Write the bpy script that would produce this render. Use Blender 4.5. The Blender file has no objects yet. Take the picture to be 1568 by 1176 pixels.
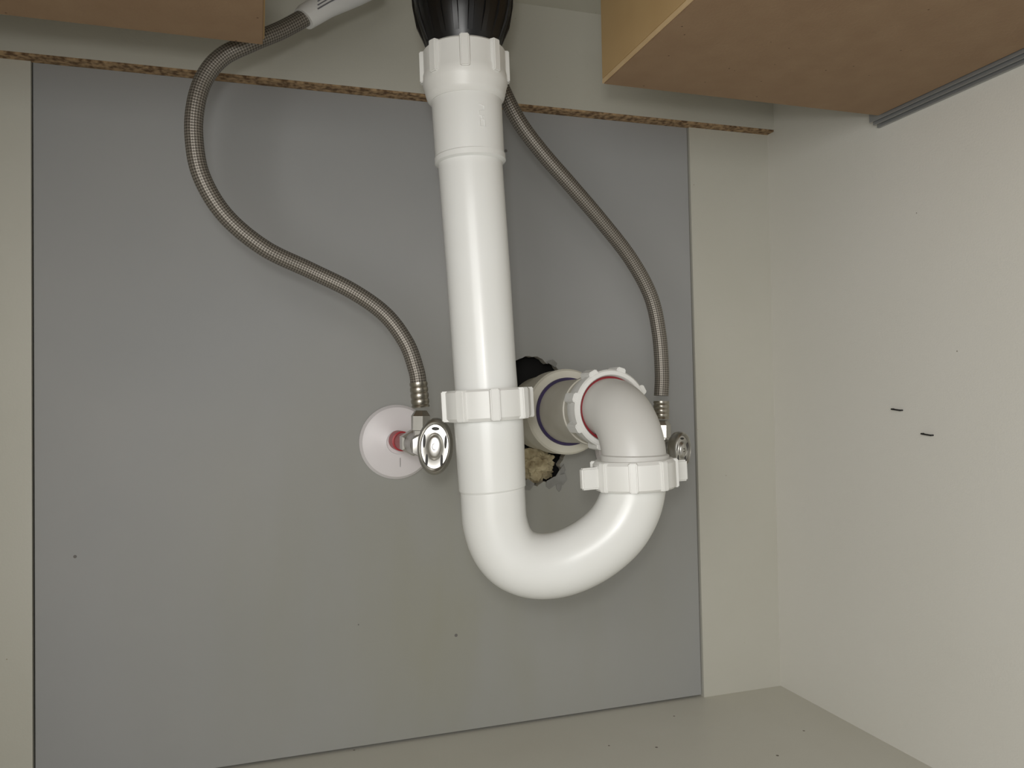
import bpy, bmesh, math, random
from mathutils import Vector, Matrix, noise
random.seed(4)
sc=bpy.context.scene
sc.view_settings.view_transform='Standard'
def lin(c):
    return tuple(((x/255)/12.92 if x/255<=.04045 else ((x/255+.055)/1.055)**2.4) for x in c)+(1,)
# ---------------------------------------------------------------- materials
def mat(name,rgb,rough=.5,metal=0,rgb2=None,nscale=8,namt=.5,bump=0,bscale=200,speck=None,sscale=60,sthr=.03,coat=0,spec=.5):
    m=bpy.data.materials.new(name);m.use_nodes=True;nt=m.node_tree;N=nt.nodes;L=nt.links
    b=N['Principled BSDF'];b.inputs['Roughness'].default_value=rough;b.inputs['Metallic'].default_value=metal
    b.inputs['Coat Weight'].default_value=coat;b.inputs['Specular IOR Level'].default_value=spec
    tc=N.new('ShaderNodeTexCoord')
    if rgb2 is None: rgb2=tuple(x*.94 for x in rgb)
    n=N.new('ShaderNodeTexNoise');n.inputs['Scale'].default_value=nscale;n.inputs['Detail'].default_value=5
    L.new(tc.outputs['Object'],n.inputs['Vector'])
    r=N.new('ShaderNodeValToRGB');r.color_ramp.elements[0].position=.5-namt/2;r.color_ramp.elements[1].position=.5+namt/2
    r.color_ramp.elements[0].color=lin(rgb2);r.color_ramp.elements[1].color=lin(rgb)
    L.new(n.outputs['Fac'],r.inputs['Fac']);col=r.outputs['Color']
    if speck:
        v=N.new('ShaderNodeTexVoronoi');v.inputs['Scale'].default_value=sscale;v.inputs['Randomness'].default_value=1
        L.new(tc.outputs['Object'],v.inputs['Vector'])
        lt=N.new('ShaderNodeMath');lt.operation='LESS_THAN';lt.inputs[1].default_value=sthr
        L.new(v.outputs['Distance'],lt.inputs[0])
        mx=N.new('ShaderNodeMix');mx.data_type='RGBA';mx.inputs['B'].default_value=lin(speck)
        L.new(lt.outputs[0],mx.inputs['Factor']);L.new(col,mx.inputs['A']);col=mx.outputs['Result']
    L.new(col,b.inputs['Base Color'])
    if bump:
        n2=N.new('ShaderNodeTexNoise');n2.inputs['Scale'].default_value=bscale;n2.inputs['Detail'].default_value=3
        L.new(tc.outputs['Object'],n2.inputs['Vector'])
        bp=N.new('ShaderNodeBump');bp.inputs['Strength'].default_value=bump;bp.inputs['Distance'].default_value=.0006
        L.new(n2.outputs['Fac'],bp.inputs['Height']);L.new(bp.outputs['Normal'],b.inputs['Normal'])
    return m
PVC=mat('white_pvc',(230,231,229),.3,nscale=15,rgb2=(226,226,222),coat=.1)
PVCN=mat('white_pvc_nut',(228,228,225),.38,nscale=15,rgb2=(223,222,217))
PVCG=mat('dull_pvc_elbow',(208,207,203),.42,nscale=15,rgb2=(201,199,194))
PVCI=mat('cream_pvc_hub',(216,213,200),.45,rgb2=(200,195,180),nscale=30)
PVCA=mat('grey_pvc_adapter',(196,193,182),.45,rgb2=(180,175,162),nscale=30)
PURP=mat('purple_primer',(62,48,92),.4,rgb2=(42,35,68),nscale=60)
REDW=mat('red_washer',(142,36,44),.45)
BLACK=mat('black_plastic',(16,16,17),.32)
BEIGE=mat('beige_laminate',(195,193,183),.5,rgb2=(189,187,175),nscale=6,bump=.15,bscale=500,speck=(150,140,120),sscale=35,sthr=.018)
RWALL=mat('white_laminate_wall',(216,214,207),.45,rgb2=(211,209,200),nscale=4,bump=.2,bscale=600,speck=(120,112,100),sscale=24,sthr=.015)
FLOORM=mat('cabinet_floor_laminate',(204,202,192),.4,rgb2=(197,194,182),nscale=7,bump=.2,bscale=500,speck=(100,90,78),sscale=26,sthr=.035)
MDF=mat('raw_mdf_brown',(148,122,94),.8,rgb2=(139,112,85),nscale=40,bump=.3,bscale=500,speck=(88,64,44),sscale=60,sthr=.04)
MDFTAN=mat('tan_drawer_side',(186,157,112),.6,rgb2=(178,148,103),nscale=20)
MDFLIP=mat('pale_drawer_edge',(206,180,140),.6,rgb2=(196,168,126),nscale=60)
EDGE=mat('particle_board_edge',(176,148,112),.85,rgb2=(100,76,52),nscale=190,namt=.25,bump=.8,bscale=300)
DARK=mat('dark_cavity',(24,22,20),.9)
STEEL=mat('chrome',(200,198,193),.32,1,rgb2=(178,176,170),nscale=60)
SLOT=mat('handle_slot_dark',(40,38,36),.5)
FERR=mat('steel_ferrule',(185,180,168),.3,1,rgb2=(160,155,145),nscale=60)
RAIL=mat('zinc_slide',(165,166,166),.4,.6)
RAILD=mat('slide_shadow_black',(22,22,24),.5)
ESC=mat('escutcheon_plastic',(224,220,221),.35,rgb2=(220,215,216),nscale=20)
REDP=mat('red_pex',(175,42,50),.4)
INS=mat('insulation_foam',(196,184,152),.9,rgb2=(140,126,96),nscale=120,bump=1,bscale=300)
PAPER=mat('torn_drywall_paper',(150,150,147),.9,rgb2=(120,119,115),nscale=60,bump=.5)
LABEL=mat('paper_label',(222,222,220),.5,rgb2=(212,212,210))
INK=mat('label_ink',(110,110,115),.6)
PLATE=mat('plaster_edge',(190,186,175),.9,rgb2=(160,155,145),nscale=80)

# gray painted panel with worn / stained patch
def gray_mat():
    m=bpy.data.materials.new('grey_painted_panel');m.use_nodes=True;nt=m.node_tree;N=nt.nodes;L=nt.links
    b=N['Principled BSDF'];b.inputs['Roughness'].default_value=.62;b.inputs['Specular IOR Level'].default_value=.35
    tc=N.new('ShaderNodeTexCoord')
    n=N.new('ShaderNodeTexNoise');n.inputs['Scale'].default_value=5;n.inputs['Detail'].default_value=6
    L.new(tc.outputs['Object'],n.inputs['Vector'])
    r=N.new('ShaderNodeValToRGB');r.color_ramp.elements[0].position=.3;r.color_ramp.elements[1].position=.7
    r.color_ramp.elements[0].color=lin((153,154,154));r.color_ramp.elements[1].color=lin((160,160,159))
    L.new(n.outputs['Fac'],r.inputs['Fac'])
    mp=N.new('ShaderNodeMapping');mp.inputs['Location'].default_value=(-.19*3,-.75*3,-.12*3);mp.inputs['Scale'].default_value=(3,3,3)
    L.new(tc.outputs['Object'],mp.inputs['Vector'])
    g=N.new('ShaderNodeTexGradient');g.gradient_type='SPHERICAL';L.new(mp.outputs[0],g.inputs['Vector'])
    mp2=N.new('ShaderNodeMapping');mp2.inputs['Scale'].default_value=(16,16,4);L.new(tc.outputs['Object'],mp2.inputs['Vector'])
    n2=N.new('ShaderNodeTexNoise');n2.inputs['Scale'].default_value=1;n2.inputs['Detail'].default_value=4;L.new(mp2.outputs[0],n2.inputs['Vector'])
    mu=N.new('ShaderNodeMath');mu.operation='MULTIPLY';L.new(g.outputs['Fac'],mu.inputs[0]);L.new(n2.outputs['Fac'],mu.inputs[1])
    mu2=N.new('ShaderNodeMath');mu2.operation='MULTIPLY';mu2.inputs[1].default_value=1.7;mu2.use_clamp=True;L.new(mu.outputs[0],mu2.inputs[0])
    mx=N.new('ShaderNodeMix');mx.data_type='RGBA';mx.inputs['B'].default_value=lin((150,149,137))
    L.new(mu2.outputs[0],mx.inputs['Factor']);L.new(r.outputs['Color'],mx.inputs['A'])
    v=N.new('ShaderNodeTexVoronoi');v.inputs['Scale'].default_value=17;L.new(tc.outputs['Object'],v.inputs['Vector'])
    lt=N.new('ShaderNodeMath');lt.operation='LESS_THAN';lt.inputs[1].default_value=.028;L.new(v.outputs['Distance'],lt.inputs[0])
    mx2=N.new('ShaderNodeMix');mx2.data_type='RGBA';mx2.inputs['B'].default_value=lin((108,105,102))
    L.new(lt.outputs[0],mx2.inputs['Factor']);L.new(mx.outputs['Result'],mx2.inputs['A'])
    L.new(mx2.outputs['Result'],b.inputs['Base Color'])
    return m
GRAY=gray_mat()
def braid_mat():
    m=bpy.data.materials.new('braided_steel');m.use_nodes=True;nt=m.node_tree;N=nt.nodes;L=nt.links
    b=N['Principled BSDF'];b.inputs['Roughness'].default_value=.42;b.inputs['Metallic'].default_value=.5
    uv=N.new('ShaderNodeUVMap');sp=N.new('ShaderNodeSeparateXYZ');L.new(uv.outputs[0],sp.inputs[0])
    def M(op,a,bv):
        n=N.new('ShaderNodeMath');n.operation=op
        for i,x in enumerate((a,bv)):
            if x is None: continue
            if isinstance(x,(int,float)): n.inputs[i].default_value=x
            else: L.new(x,n.inputs[i])
        return n.outputs[0]
    K=10
    u=M('MULTIPLY',sp.outputs[0],K*2*math.pi);v=M('MULTIPLY',sp.outputs[1],K*2*math.pi/.041*1.0)
    s1=M('SINE',M('ADD',u,v),None);s2=M('SINE',M('SUBTRACT',u,v),None)
    h=M('MULTIPLY',s1,s2)
    f=M('MULTIPLY_ADD',h,.5);f.node.inputs[2].default_value=.5
    r=N.new('ShaderNodeValToRGB');r.color_ramp.elements[0].position=.1;r.color_ramp.elements[1].position=.85
    r.color_ramp.elements[0].color=lin((74,69,62));r.color_ramp.elements[1].color=lin((150,144,135))
    L.new(f,r.inputs['Fac']);L.new(r.outputs['Color'],b.inputs['Base Color'])
    bp=N.new('ShaderNodeBump');bp.inputs['Strength'].default_value=.4;bp.inputs['Distance'].default_value=.0005
    L.new(f,bp.inputs['Height']);L.new(bp.outputs['Normal'],b.inputs['Normal'])
    return m
BRAID=braid_mat()
# ---------------------------------------------------------------- helpers
def link(o,parent=None):
    bpy.context.collection.objects.link(o)
    if parent: o.parent=parent
    return o
def empty(name):
    e=bpy.data.objects.new(name,None);e.empty_display_size=.05;return link(e)
def from_bm(name,bm,m,parent=None,smooth=True,angle=35):
    me=bpy.data.meshes.new(name);bmesh.ops.recalc_face_normals(bm,faces=bm.faces) if not bm.loops.layers.uv else None
    bm.to_mesh(me);bm.free()
    for x in (m if isinstance(m,(list,tuple)) else [m]): me.materials.append(x)
    if smooth:
        me.polygons.foreach_set('use_smooth',[True]*len(me.polygons));me.set_sharp_from_angle(angle=math.radians(angle))
    return link(bpy.data.objects.new(name,me),parent)
def catmull(pts,n=10):
    P=[Vector(p) for p in pts];P=[2*P[0]-P[1]]+P+[2*P[-1]-P[-2]];out=[]
    for i in range(1,len(P)-2):
        a,b,c,d=P[i-1:i+3]
        for k in range(n):
            t=k/n;out.append(.5*((2*b)+(-a+c)*t+(2*a-5*b+4*c-d)*t*t+(-a+3*b-3*c+d)*t**3))
    out.append(P[-2]);return out
def sweep(name,pts,radii,m,parent=None,segs=48,angle=35,uv=False,caps=True):
    pts=[Vector(p) for p in pts]
    if isinstance(radii,(int,float)): radii=[radii]*len(pts)
    T=[]
    for i in range(len(pts)):
        d=pts[min(i+1,len(pts)-1)]-pts[max(i-1,0)]
        T.append(d.normalized() if d.length>1e-7 else T[-1])
    ref=Vector((0,1,0)) if abs(T[0].y)<.8 else Vector((0,0,1))
    n=(ref-T[0]*ref.dot(T[0])).normalized()
    bm=bmesh.new();uvl=bm.loops.layers.uv.new('UVMap') if uv else None
    rings=[];dist=0;D=[]
    for i,(p,t,r) in enumerate(zip(pts,T,radii)):
        n=(n-t*n.dot(t)).normalized();bi=t.cross(n)
        rings.append([bm.verts.new(p+(n*math.cos(2*math.pi*k/segs)+bi*math.sin(2*math.pi*k/segs))*r) for k in range(segs)])
        if i: dist+=(p-pts[i-1]).length
        D.append(dist)
    for i in range(len(rings)-1):
        for k in range(segs):
            k2=(k+1)%segs
            f=bm.faces.new((rings[i][k],rings[i][k2],rings[i+1][k2],rings[i+1][k]))
            if uv:
                for lp,(uu,vv) in zip(f.loops,((k/segs,D[i]),((k+1)/segs,D[i]),((k+1)/segs,D[i+1]),(k/segs,D[i+1]))): lp[uvl].uv=(uu,vv)
    if caps:
        bm.faces.new(rings[0][::-1]);bm.faces.new(rings[-1])
    return from_bm(name,bm,m,parent,True,angle)
def lathe(name,o,ax,prof,m,parent=None,segs=64,angle=30,caps=True):
    o=Vector(o);ax=Vector(ax).normalized()
    ref=Vector((0,1,0)) if abs(ax.y)<.8 else Vector((0,0,1))
    n=(ref-ax*ref.dot(ax)).normalized();bi=ax.cross(n)
    bm=bmesh.new();rings=[]
    for t,r in prof:
        rings.append([bm.verts.new(o+ax*t+(n*math.cos(2*math.pi*k/segs)+bi*math.sin(2*math.pi*k/segs))*r) for k in range(segs)])
    for i in range(len(rings)-1):
        for k in range(segs): bm.faces.new((rings[i][k],rings[i][(k+1)%segs],rings[i+1][(k+1)%segs],rings[i+1][k]))
    if caps: bm.faces.new(rings[0][::-1]);bm.faces.new(rings[-1])
    return from_bm(name,bm,m,parent,True,angle)
def box(name,lo,hi,m,parent=None,bev=.0006,rot=None):
    lo=Vector(lo);hi=Vector(hi);c=(lo+hi)/2;s=hi-lo
    bm=bmesh.new();bmesh.ops.create_cube(bm,size=1)
    for v in bm.verts: v.co=Vector((v.co.x*s.x,v.co.y*s.y,v.co.z*s.z))+c
    if bev: bmesh.ops.bevel(bm,geom=list(bm.edges),offset=bev,segments=2,affect='EDGES')
    return from_bm(name,bm,m,parent,True,40)
def prism(name,poly,y0,y1,m,parent=None):
    "polygon in XZ extruded along Y"
    bm=bmesh.new();a=[bm.verts.new((x,y0,z)) for x,z in poly];b=[bm.verts.new((x,y1,z)) for x,z in poly]
    bm.faces.new(a);bm.faces.new(b[::-1])
    for i in range(len(a)): j=(i+1)%len(a);bm.faces.new((a[i],b[i],b[j],a[j]))
    return from_bm(name,bm,m,parent,False)
def lugs(name,o,ax,r0,r1,h0,h1,w,n,m,parent,phase=0,taper=1):
    o=Vector(o);ax=Vector(ax).normalized();ref=Vector((1,0,0)) if abs(ax.x)<.8 else Vector((0,0,1))
    nn=(ref-ax*ref.dot(ax)).normalized();bi=ax.cross(nn);bm=bmesh.new()
    for i in range(n):
        a=phase+2*math.pi*i/n;d=nn*math.cos(a)+bi*math.sin(a);s=ax.cross(d)
        vs=[]
        for hh,rr in ((h0,r1),(h1,r0+(r1-r0)*taper)):
            for (r_,ww) in ((r0-.003,w*.6),(r0-.003,-w*.6),(rr,-w*.42),(rr,w*.42)): vs.append(bm.verts.new(o+ax*hh+d*r_+s*ww))
        for f in ((3,2,1,0),(4,5,6,7),(0,1,5,4),(1,2,6,5),(2,3,7,6),(3,0,4,7)): bm.faces.new([vs[k] for k in f])
    bmesh.ops.recalc_face_normals(bm,faces=bm.faces)
    bmesh.ops.bevel(bm,geom=list(bm.edges),offset=.0007,segments=2,affect='EDGES')
    return from_bm(name,bm,m,parent,True,40)
# ---------------------------------------------------------------- room shell
XL,XR,YB,ZC=-.32,.55,.75,.72
YF=.02
box('floor',(XL,YF,-.018),(XR,YB+.02,0),FLOORM,bev=0)
box('wall_right',(XR,YF,-.018),(XR+.018,YB+.02,ZC),RWALL,bev=0)
box('wall_left',(XL-.018,YF,-.018),(XL,YB+.02,ZC),RWALL,bev=0)
box('ceiling',(XL-.018,YF,ZC),(XR+.018,YB+.02,ZC+.02),BEIGE,bev=0)
# back wall: grey panel with ragged cut-out, cavity behind
bm=bmesh.new()
outer=[(-.1797,.0022),(.4513,.0022),(.4486,.64),(-.1778,.64)]
holeb=[(.236,.345),(.243,.362),(.2555,.3665),(.2649,.3672),(.2735,.366),(.281,.3605),(.2875,.360),(.2935,.3535),(.305,.343),(.313,.318),(.308,.285),(.298,.264),(.2935,.2565),(.2962,.248),(.2978,.2405),(.289,.2415),(.284,.239),(.2745,.2405),(.268,.236),(.258,.240),(.2475,.236),(.243,.25),(.238,.28),(.234,.31)]
hole=[]
for i,(x,z) in enumerate(holeb):
    x2,z2=holeb[(i+1)%len(holeb)]
    for t in (0,.33,.66):
        hole.append((x+(x2-x)*t+random.uniform(-.0009,.0009),z+(z2-z)*t+random.uniform(-.0009,.0009)))
YG=.753
def loop(pts,y):
    vs=[bm.verts.new((x,y,z)) for x,z in pts];return vs,[bm.edges.new((vs[i],vs[(i+1)%len(vs)])) for i in range(len(vs))]
vo,eo=loop(outer,YG);vh,eh=loop(hole,YG)
bmesh.ops.triangle_fill(bm,use_beauty=True,use_dissolve=False,edges=eo+eh)
for f in bm.faces: f.material_index=0
vh2=[bm.verts.new((x,YG+.011,z)) for x,z in hole]
for i in range(len(vh)):
    j=(i+1)%len(vh);f=bm.faces.new((vh[i],vh[j],vh2[j],vh2[i]));f.material_index=1
def addbox(bm,lo,hi,mi):
    r=bmesh.ops.create_cube(bm,size=1);c=(Vector(lo)+Vector(hi))/2;s=Vector(hi)-Vector(lo)
    for v in r['verts']: v.co=Vector((v.co.x*s.x,v.co.y*s.y,v.co.z*s.z))+c
    for f in {f for v in r['verts'] for f in v.link_faces}: f.material_index=mi
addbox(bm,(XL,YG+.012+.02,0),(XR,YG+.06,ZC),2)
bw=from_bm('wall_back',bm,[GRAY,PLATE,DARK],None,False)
# strips framing the panel
prism('trim_1',[(XL,0),(-.1812,0),(-.1789,.64),(XL,.64)],.750,.772,BEIGE)
prism('trim_2',[(.4530,0),(XR,0),(XR,.64),(.4499,.64)],.750,.772,BEIGE)
t3=empty('trim_3')
box('stretcher_face',(XL,.738,.6185),(XR,.7495,ZC),BEIGE,t3,bev=0)
box('raw_edge',(XL,.7382,.6165),(XR-.0003,.7525,.6186),EDGE,t3,bev=0)
# torn edge + insulation in the hole
ci=empty('wall_cutout_debris')
bm=bmesh.new();bmesh.ops.create_icosphere(bm,subdivisions=5,radius=1)
for v in bm.verts:
    d=v.co.normalized();k=1+.35*noise.noise(d*3)+.18*noise.noise(d*9)
    v.co=Vector((.269+d.x*.019*k,.764+d.y*.009*k,.2565+d.z*.0165*k))
from_bm('insulation_clump',bm,INS,ci)
def flap(name,pts,m):
    bm=bmesh.new()
    a=[bm.verts.new(p) for p in pts];b=[bm.verts.new(Vector(p)+Vector((0,.0008,0))) for p in pts]
    bm.faces.new(a);bm.faces.new(b[::-1])
    for i in range(len(a)): j=(i+1)%len(a);bm.faces.new((a[i],b[i],b[j],a[j]))
    from_bm(name,bm,m,ci,False)
flap('torn_paper_1',[(.278,.752,.2405),(.286,.7515,.2445),(.2975,.750,.2475),(.3000,.7512,.241),(.296,.7525,.2355),(.2885,.7522,.2365),(.281,.7525,.2320),(.2775,.7525,.235)],PAPER)
flap('torn_paper_2',[(.2865,.752,.2425),(.2905,.749,.2505),(.2965,.7505,.257),(.2990,.752,.251),(.2945,.7525,.243)],PAPER)
flap('torn_paper_3',[(.247,.7515,.2375),(.257,.7495,.244),(.265,.7515,.2385),(.260,.7525,.232),(.251,.7525,.2335)],PAPER)
flap('torn_paper_4',[(.280,.752,.3615),(.2865,.750,.3640),(.2915,.751,.3600),(.2900,.7525,.356),(.2855,.752,.3585)],PAPER)
flap('torn_paper_5',[(.288,.752,.2375),(.2945,.7515,.2365),(.2935,.752,.2310),(.2915,.7525,.2285),(.289,.7525,.2315)],PAPER)
# ---------------------------------------------------------------- U-shaped drawer around the sink waste
dr=empty('under_sink_drawer')
Z0=.5745
def dbox(tag,x0,x1,y0,y1):
    box('bottom_'+tag,(x0+.0012,y0,Z0),(x1-.0012,y1-.001,Z0+.004),MDF,dr,bev=.0003)
    box('edge_'+tag,(x0,y0,Z0+.0006),(x0+.0011,y1,Z0+.0041),MDFLIP,dr,bev=.0002)
    box('side_l_'+tag,(x0,y0,Z0+.0042),(x0+.014,y1,Z0+.11),MDFTAN,dr,bev=.0004)
    box('side_r_'+tag,(x1-.014,y0,Z0+.0042),(x1,y1,Z0+.11),MDFTAN,dr,bev=.0004)
    box('back_'+tag,(x0+.0142,y1-.014,Z0+.0042),(x1-.0142,y1,Z0+.11),MDFTAN,dr,bev=.0004)
dbox('left',-.3065,.0073,.16,.571)
dbox('right',.2647,.5374,.16,.571)
box('front_panel',(-.3065,.13,Z0),(.5374,.1595,Z0+.11),MDFTAN,dr,bev=.0004)
sl=empty('drawer_slide')
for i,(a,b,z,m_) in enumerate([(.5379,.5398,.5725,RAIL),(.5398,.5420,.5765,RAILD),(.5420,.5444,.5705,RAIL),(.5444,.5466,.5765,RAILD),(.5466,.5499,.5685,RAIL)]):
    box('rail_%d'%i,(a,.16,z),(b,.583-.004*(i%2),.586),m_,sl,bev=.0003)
# ---------------------------------------------------------------- drain: black outlet, white tubular trap
bk=empty('sink_strainer_outlet')
lathe('black_body',(.1517,.575,.583),(0,0,1),[(0,.0245),(.003,.0262),(.012,.0295),(.024,.0338),(.034,.0362),(.046,.0376),(.060,.038),(.085,.038),(.088,.041),(.1366,.041)],BLACK,bk)
bm=bmesh.new()
for i in range(18):
    a=2*math.pi*i/18+.1;d=Vector((math.cos(a),math.sin(a),0));s=Vector((-d.y,d.x,0));o=Vector((.1517,.575,.583))
    prev=None
    for t,r in [(.010,.0290),(.024,.0353),(.040,.0382),(.060,.0391),(.085,.0391)]:
        ring=[bm.verts.new(o+Vector((0,0,t))+d*rr+s*w) for rr,w in ((r-.0035,.0030),(r,.0018),(r,-.0018),(r-.0035,-.0030))]
        if prev:
            for k in range(3): bm.faces.new((prev[k],prev[k+1],ring[k+1],ring[k]))
        prev=ring
from_bm('grip_ribs',bm,BLACK,bk)

dt=empty('p_trap_drain')
sweep('upper_socket',[(.1526,.575,.578),(.1536,.575,.5488),(.1554,.575,.509),(.15545,.575,.5085),(.1557,.575,.5045),(.15575,.575,.503)],[.0264,.0266,.0262,.0270,.0270,.0246],PVC,dt,angle=20)
# embossed maker mark on the socket (small raised strokes following the curve)
def emb(k,pts):
    out=[]
    for s_,z in pts:
        a=math.atan2(-.575,-.1545)+s_/.0264
        cx=.1536+(.5488-z)*.0452
        out.append((cx+math.cos(a)*.0264,.575+math.sin(a)*.0264,z))
    sweep('embossed_mark_%d'%k,out,.0005,PVC,dt,segs=8)
emb(0,[(.0085,.540),(.0125,.539),(.0125,.536),(.0085,.535),(.0085,.532),(.0125,.531)])
emb(1,[(.0085,.529),(.0125,.529),(.0125,.524),(.0085,.524),(.0085,.529)])
emb(2,[(.0105,.532),(.0105,.529)])
sweep('tail_pipe',[(.1555,.575,.512),(.1557,.575,.503),(.1607,.575,.4197),(.1641,.575,.3502),(.1662,.575,.315)],[.0244,.0244,.0241,.0238,.0238],PVC,dt)
def nut(tag,o,ax,H,rb,rl,n,phase=0,lw=.008,flange=None):
    prof=[(0,.018),(0,rb-.0016),(.0016,rb),(H-.0025,rb),(H,rb-.0022),(H,.018)]
    if flange: prof=[(0,.018),(0,rb-.0016),(.0016,rb)]+flange
    lathe('nut_'+tag,o,ax,prof,PVCN,dt)
    lugs('nut_grips_'+tag,o,ax,rb,rl,.0002,H-.0004,lw,n,PVCN,dt,phase)
nut('upper',(.1522,.575,.5885),(.02,0,-1),.024,.0312,.0340,8,.25,.0075,flange=[(.017,.0312),(.019,.0318),(.026,.0322),(.0275,.0315),(.034,.0300),(.0365,.0292),(.039,.0268),(.039,.018)])
nut('lower',(.1656,.575,.3325),(.04,0,-1),.0235,.0325,.0352,8,.12,.0078)
sweep('lower_socket',[(.1662,.575,.3125),(.1671,.575,.295),(.1685,.575,.259),(.16855,.575,.2575),(.1687,.575,.256)],[.0264,.0262,.0254,.0254,.0243],PVC,dt,angle=20)
bend=[(.1683,.575,.265),(.1687,.575,.2575),(.1691,.575,.246),(.1702,.5748,.2305),(.1752,.5735,.2145),(.1850,.571,.2030),(.2010,.568,.1972),(.2205,.564,.1984),(.2418,.559,.2073),(.2605,.555,.2221),(.2718,.5528,.2403),(.2764,.552,.2600),(.2768,.552,.272)]
sweep('u_bend',catmull(bend,10),.0245,PVC,dt,segs=64)
el=[(.2767,.552,.255),(.2767,.552,.2725)]
for i in range(1,17):
    a=math.pi/2*i/16;el.append((.2767-.0004*i/16,.552+.043*(1-math.cos(a)),.2725+.043*math.sin(a)))
el.append((.2763,.63,.3155))
sweep('elbow',el,[.0247]*len(el),PVCG,dt,segs=64)
lathe('elbow_lip',(.2768,.552,.2755),(.0,0,1),[(0,.0252),(0,.0264),(.004,.0264),(.0048,.0250)],PVCG,dt)
wo=(.2767,.552,.2540);wa=Vector((-.035,0,1))
nut('wing',wo,wa,.0225,.0318,.0335,8,.30,.007)
R_=Vector((1,0,.035)).normalized()
def wing(tag,s):
    bm=bmesh.new();o=Vector(wo)+Vector((0,0,.0105));r=bmesh.ops.create_cube(bm,size=1)
    for v in bm.verts:
        x,y,z=v.co
        p=R_*(s*(.0375+x*.0150))+Vector((0,y*.006,0))+Vector((-.035,0,1)).normalized()*(z*.0165)
        v.co=o+p
    bmesh.ops.recalc_face_normals(bm,faces=bm.faces)
    bmesh.ops.bevel(bm,geom=list(bm.edges),offset=.0012,segments=3,affect='EDGES')
    from_bm('wing_'+tag,bm,PVCN,dt)
wing('a',1);wing('b',-1)
ho=(.2763,.590,.3150)
lathe('nut_arm',ho,(0,1,0),[(.009,.0248),(.009,.0266),(.0015,.0272),(0,.0282),(0,.0312),(.0015,.0325),(.010,.0325),(.0115,.0312),(.020,.0312),(.024,.0300),(.026,.0290),(.026,.02)],PVCN,dt,caps=False)
lugs('nut_grips_arm',ho,(0,1,0),.0325,.0352,.0004,.020,.0082,8,PVCN,dt,.30)
lathe('nut_washer',(.2763,.5940,.3150),(0,1,0),[(.003,.0245),(0,.0248),(0,.0269),(.003,.0272)],REDW,dt,caps=False)
lathe('trap_adapter',(.2763,.610,.3140),(.0,1,-.03),[(0,.024),(0,.0292),(.012,.0295),(.0125,.0306),(.018,.0306),(.0185,.0285),(.082,.0292),(.082,.02)],PVCA,dt)
lathe('primer_ring',(.2764,.6845,.3118),(.0,1,-.03),[(0,.029),(0,.0318),(.0045,.0322),(.0045,.029)],PURP,dt)
lathe('hub',(.2765,.6865,.3117),(.0,1,-.03),[(0,.0315),(0,.0385),(.002,.0402),(.028,.0402),(.0300,.0375),(.064,.0372),(.070,.0372),(.070,.02)],PVCI,dt)
# ---------------------------------------------------------------- supply hoses
def hose(pts,r,ends):
    e=empty('braided_supply_hose')
    sweep('braid',catmull(pts,12),r,BRAID,e,segs=32,uv=True)
    for tag,a,b in ends:
        a=Vector(a);b=Vector(b);Ld=(b-a).length
        pr=[(0,.0045),(0,.0070)]
        for k in range(4):
            t=Ld*(k+.5)/4.2;pr+=[(t-Ld*.07,.0074),(t,.0068),(t+Ld*.07,.0074)]
        pr+=[(Ld,.0072),(Ld,.005)]
        lathe('crimp_'+tag,a,b-a,pr,FERR,e,segs=32)
    return e
lh=[(.0544,.628,.6372),(.0395,.628,.6260),(.0200,.625,.6113),(-.0015,.620,.5971),(-.0220,.620,.5840),(-.0345,.620,.5672),(-.0410,.620,.5465),(-.0427,.622,.5223),(-.0380,.625,.4944),(-.0218,.630,.4671),(.0062,.635,.4444),(.0406,.640,.4292),(.0735,.640,.4134),(.0995,.640,.3949),(.1157,.637,.3719),(.1230,.635,.3504),(.1250,.635,.3381),(.1258,.635,.325)]
lh=[(.105,.66,.716),(.078,.64,.668)]+lh
h1=hose(lh,.0066,[('lower',(.1264,.635,.3190),(.1248,.635,.3395))])
rh=[(.165,.645,.716),(.173,.64,.67),(.1845,.640,.6318),(.2010,.640,.5943),(.2170,.640,.5645),(.2388,.642,.5393),(.2671,.645,.5124),(.2985,.650,.4831),(.3290,.655,.4513),(.3500,.658,.4182),(.3590,.66,.3838),(.3612,.660,.3470),(.3600,.660,.3250)]
h2=hose(rh,.0067,[('lower',(.3596,.660,.3030),(.3600,.660,.3200))])
tg=h1
sweep('label_wrap',[(.0375,.6275,.6235),(.0395,.628,.626),(.0544,.628,.6372),(.078,.632,.652),(.095,.636,.664)],[.0088,.0094,.0098,.0098,.0096],LABEL,tg,segs=24)
for k in range(3):
    o0=Vector((.0475,.6187-.0002*k,.6345-.0030*k))
    sweep('label_print_%d'%k,[o0,o0+Vector((.009,0,.0066)),o0+Vector((.018,.0,.0126))],.0005,INK,tg,segs=6)
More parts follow.
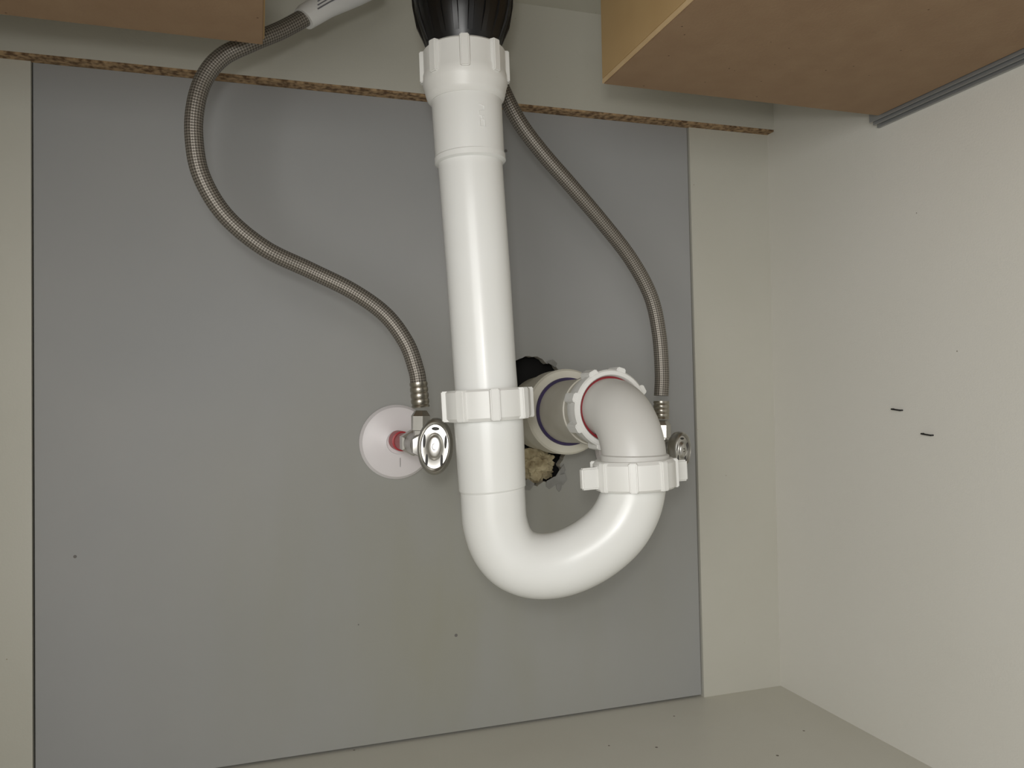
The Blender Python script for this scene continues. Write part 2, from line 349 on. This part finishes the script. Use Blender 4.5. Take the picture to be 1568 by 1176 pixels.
# ---------------------------------------------------------------- stop valves
def valve(x,yv,z,hc,hs,tilt,re,redlen):
    e=empty('shutoff_valve')
    lathe('escutcheon',(x,.753,z-.003),(0,-1,0),[(0,.03 if re>.03 else re*.9),(.0004,re),(.0025,re),(.006,re*.93),(.008,re*.75),(.0085,re*.45),(.010,.0112),(.0125,.0108),(.0125,.006)],ESC,e)
    sweep('escutcheon_seam',[(x+.002,.7443,z-.010),(x+.002,.7445,z-.024),(x+.002,.7465,z-.0325)] if re>.03 else [(x+.002,.7443,z-.010),(x+.002,.745,z-.02)],.0003,PAPER,e,segs=8)
    lathe('red_stub',(x-.0003,.744,z-.001),(0,-1,0),[(0,.0092),(.024,.0092),(.0245,.0078),(redlen,.0078)],REDP,e)
    lathe('inlet_nut',(x,yv+.045,z),(0,-1,0),[(0,.0085),(0,.0108),(.014,.0112),(.015,.009),(.017,.008),(.05,.0085),(.052,.0105),(.060,.0105),(.061,.0065)],STEEL,e,segs=6,angle=20)
    lathe('barrel',(x,yv+.03,z),(0,-1,0),[(0,.008),(.004,.0092),(.034,.0092),(.036,.0075)],STEEL,e,segs=40)
    lathe('outlet',(x,yv,z-.002),(.02,0,1),[(0,.0062),(.0135,.0062),(.014,.0082),(.0255,.0082),(.0275,.0068),(.0300,.005)],STEEL,e,segs=6,angle=20)
    hc=Vector(hc)
    lathe('stem',(x,yv-.02,z),hc-Vector((x,yv-.02,z)),[(0,.004),((hc-Vector((x,yv-.02,z))).length,.004)],STEEL,e,segs=20)
    Mx=Matrix.Translation(hc)@Matrix.Rotation(tilt,4,'Z')@Matrix.Rotation(.06,4,'Y')
    a_,b_=hs;bm=bmesh.new();n=64
    prof=[(.30,.008),(.80,.008),(.96,.005),(1.0,.001),(.985,-.002),(.93,-.0042),(.86,-.0050),(.80,-.0040),(.76,-.0026),(.50,-.0026),(.44,-.0030),(.40,-.0046),(.30,-.0054),(.12,-.0054),(.10,-.0040)]
    rs=[[bm.verts.new(Mx@Vector((a_*s*math.cos(2*math.pi*k/n),y,b_*s*math.sin(2*math.pi*k/n)))) for k in range(n)] for s,y in prof]
    for i in range(len(rs)-1):
        for k in range(n): bm.faces.new((rs[i][k],rs[i][(k+1)%n],rs[i+1][(k+1)%n],rs[i+1][k]))
    bm.faces.new(rs[0][::-1]);bm.faces.new(rs[-1])
    from_bm('oval_handle',bm,STEEL,e,True,50)
    # dark cast pockets either side of the hub
    for k,(sx,sz) in enumerate(((-.60,.18),(.60,.18),(-.42,-.50),(.42,-.50),(0,.62))):
        bm=bmesh.new();bmesh.ops.create_uvsphere(bm,u_segments=16,v_segments=8,radius=1)
        for v in bm.verts:
            v.co=Mx@Vector((a_*(sx+v.co.x*(.075 if k<4 else .22)),-.0026+v.co.y*.0006,b_*(sz+v.co.z*(.24 if k<4 else .06))))
        from_bm('pocket_%d'%k,bm,SLOT,e,True,60)
    return e
valve(.1258,.635,.2885,(.1300,.5985,.2890),(.0138,.0222),-.35,.0355,.075)
valve(.3596,.660,.2740,(.3612,.630,.2760),(.0105,.0165),.25,.0275,.075)
# ---------------------------------------------------------------- staples in right wall
def staple(y,z,l):
    e=empty('wall_staple')
    sweep('crown',[(.5470,y-l/2,z-.0006),(.5470,y+l/2,z+.0004)],.0007,RAILD,e,segs=10)
    sweep('leg_1',[(.5470,y-l/2,z-.0006),(.5503,y-l/2,z-.0006)],.0007,RAILD,e,segs=10)
    sweep('leg_2',[(.5470,y+l/2,z+.0004),(.5503,y+l/2,z+.0004)],.0007,RAILD,e,segs=10)
staple(.570,.3087,.010);staple(.537,.2876,.010)
# ---------------------------------------------------------------- light, world, camera
w=bpy.data.worlds.new('world');sc.world=w;w.use_nodes=True
w.node_tree.nodes['Background'].inputs[0].default_value=(1,.99,.965,1);w.node_tree.nodes['Background'].inputs[1].default_value=.38
def area(name,loc,target,size,power,col):
    l=bpy.data.lights.new(name,'AREA');l.size=size;l.energy=power;l.color=col
    o=link(bpy.data.objects.new(name,l));o.location=loc
    o.rotation_euler=(Vector(target)-Vector(loc)).to_track_quat('-Z','Y').to_euler();return o
area('room_light',(-.42,-.45,.42),(.35,.7,.2),.7,7.8,(1,.99,.965))
area('phone_flash',(-.02,-.03,.37),(.3,.7,.2),.04,.7,(1,.995,.97))
cd=bpy.data.cameras.new('camera');cam=link(bpy.data.objects.new('camera',cd));sc.camera=cam
cd.sensor_width=36;cd.sensor_fit='HORIZONTAL';cd.lens=1206/1568*36;cd.clip_start=.005
rt=Vector((.9515,-.3069,-.0180)).normalized();fw=Vector((.3073,.9515,.0183)).normalized()
up=rt.cross(fw).normalized();rt=fw.cross(up)
cam.matrix_world=Matrix(((rt.x,up.x,-fw.x,0),(rt.y,up.y,-fw.y,0),(rt.z,up.z,-fw.z,.325),(0,0,0,1)))
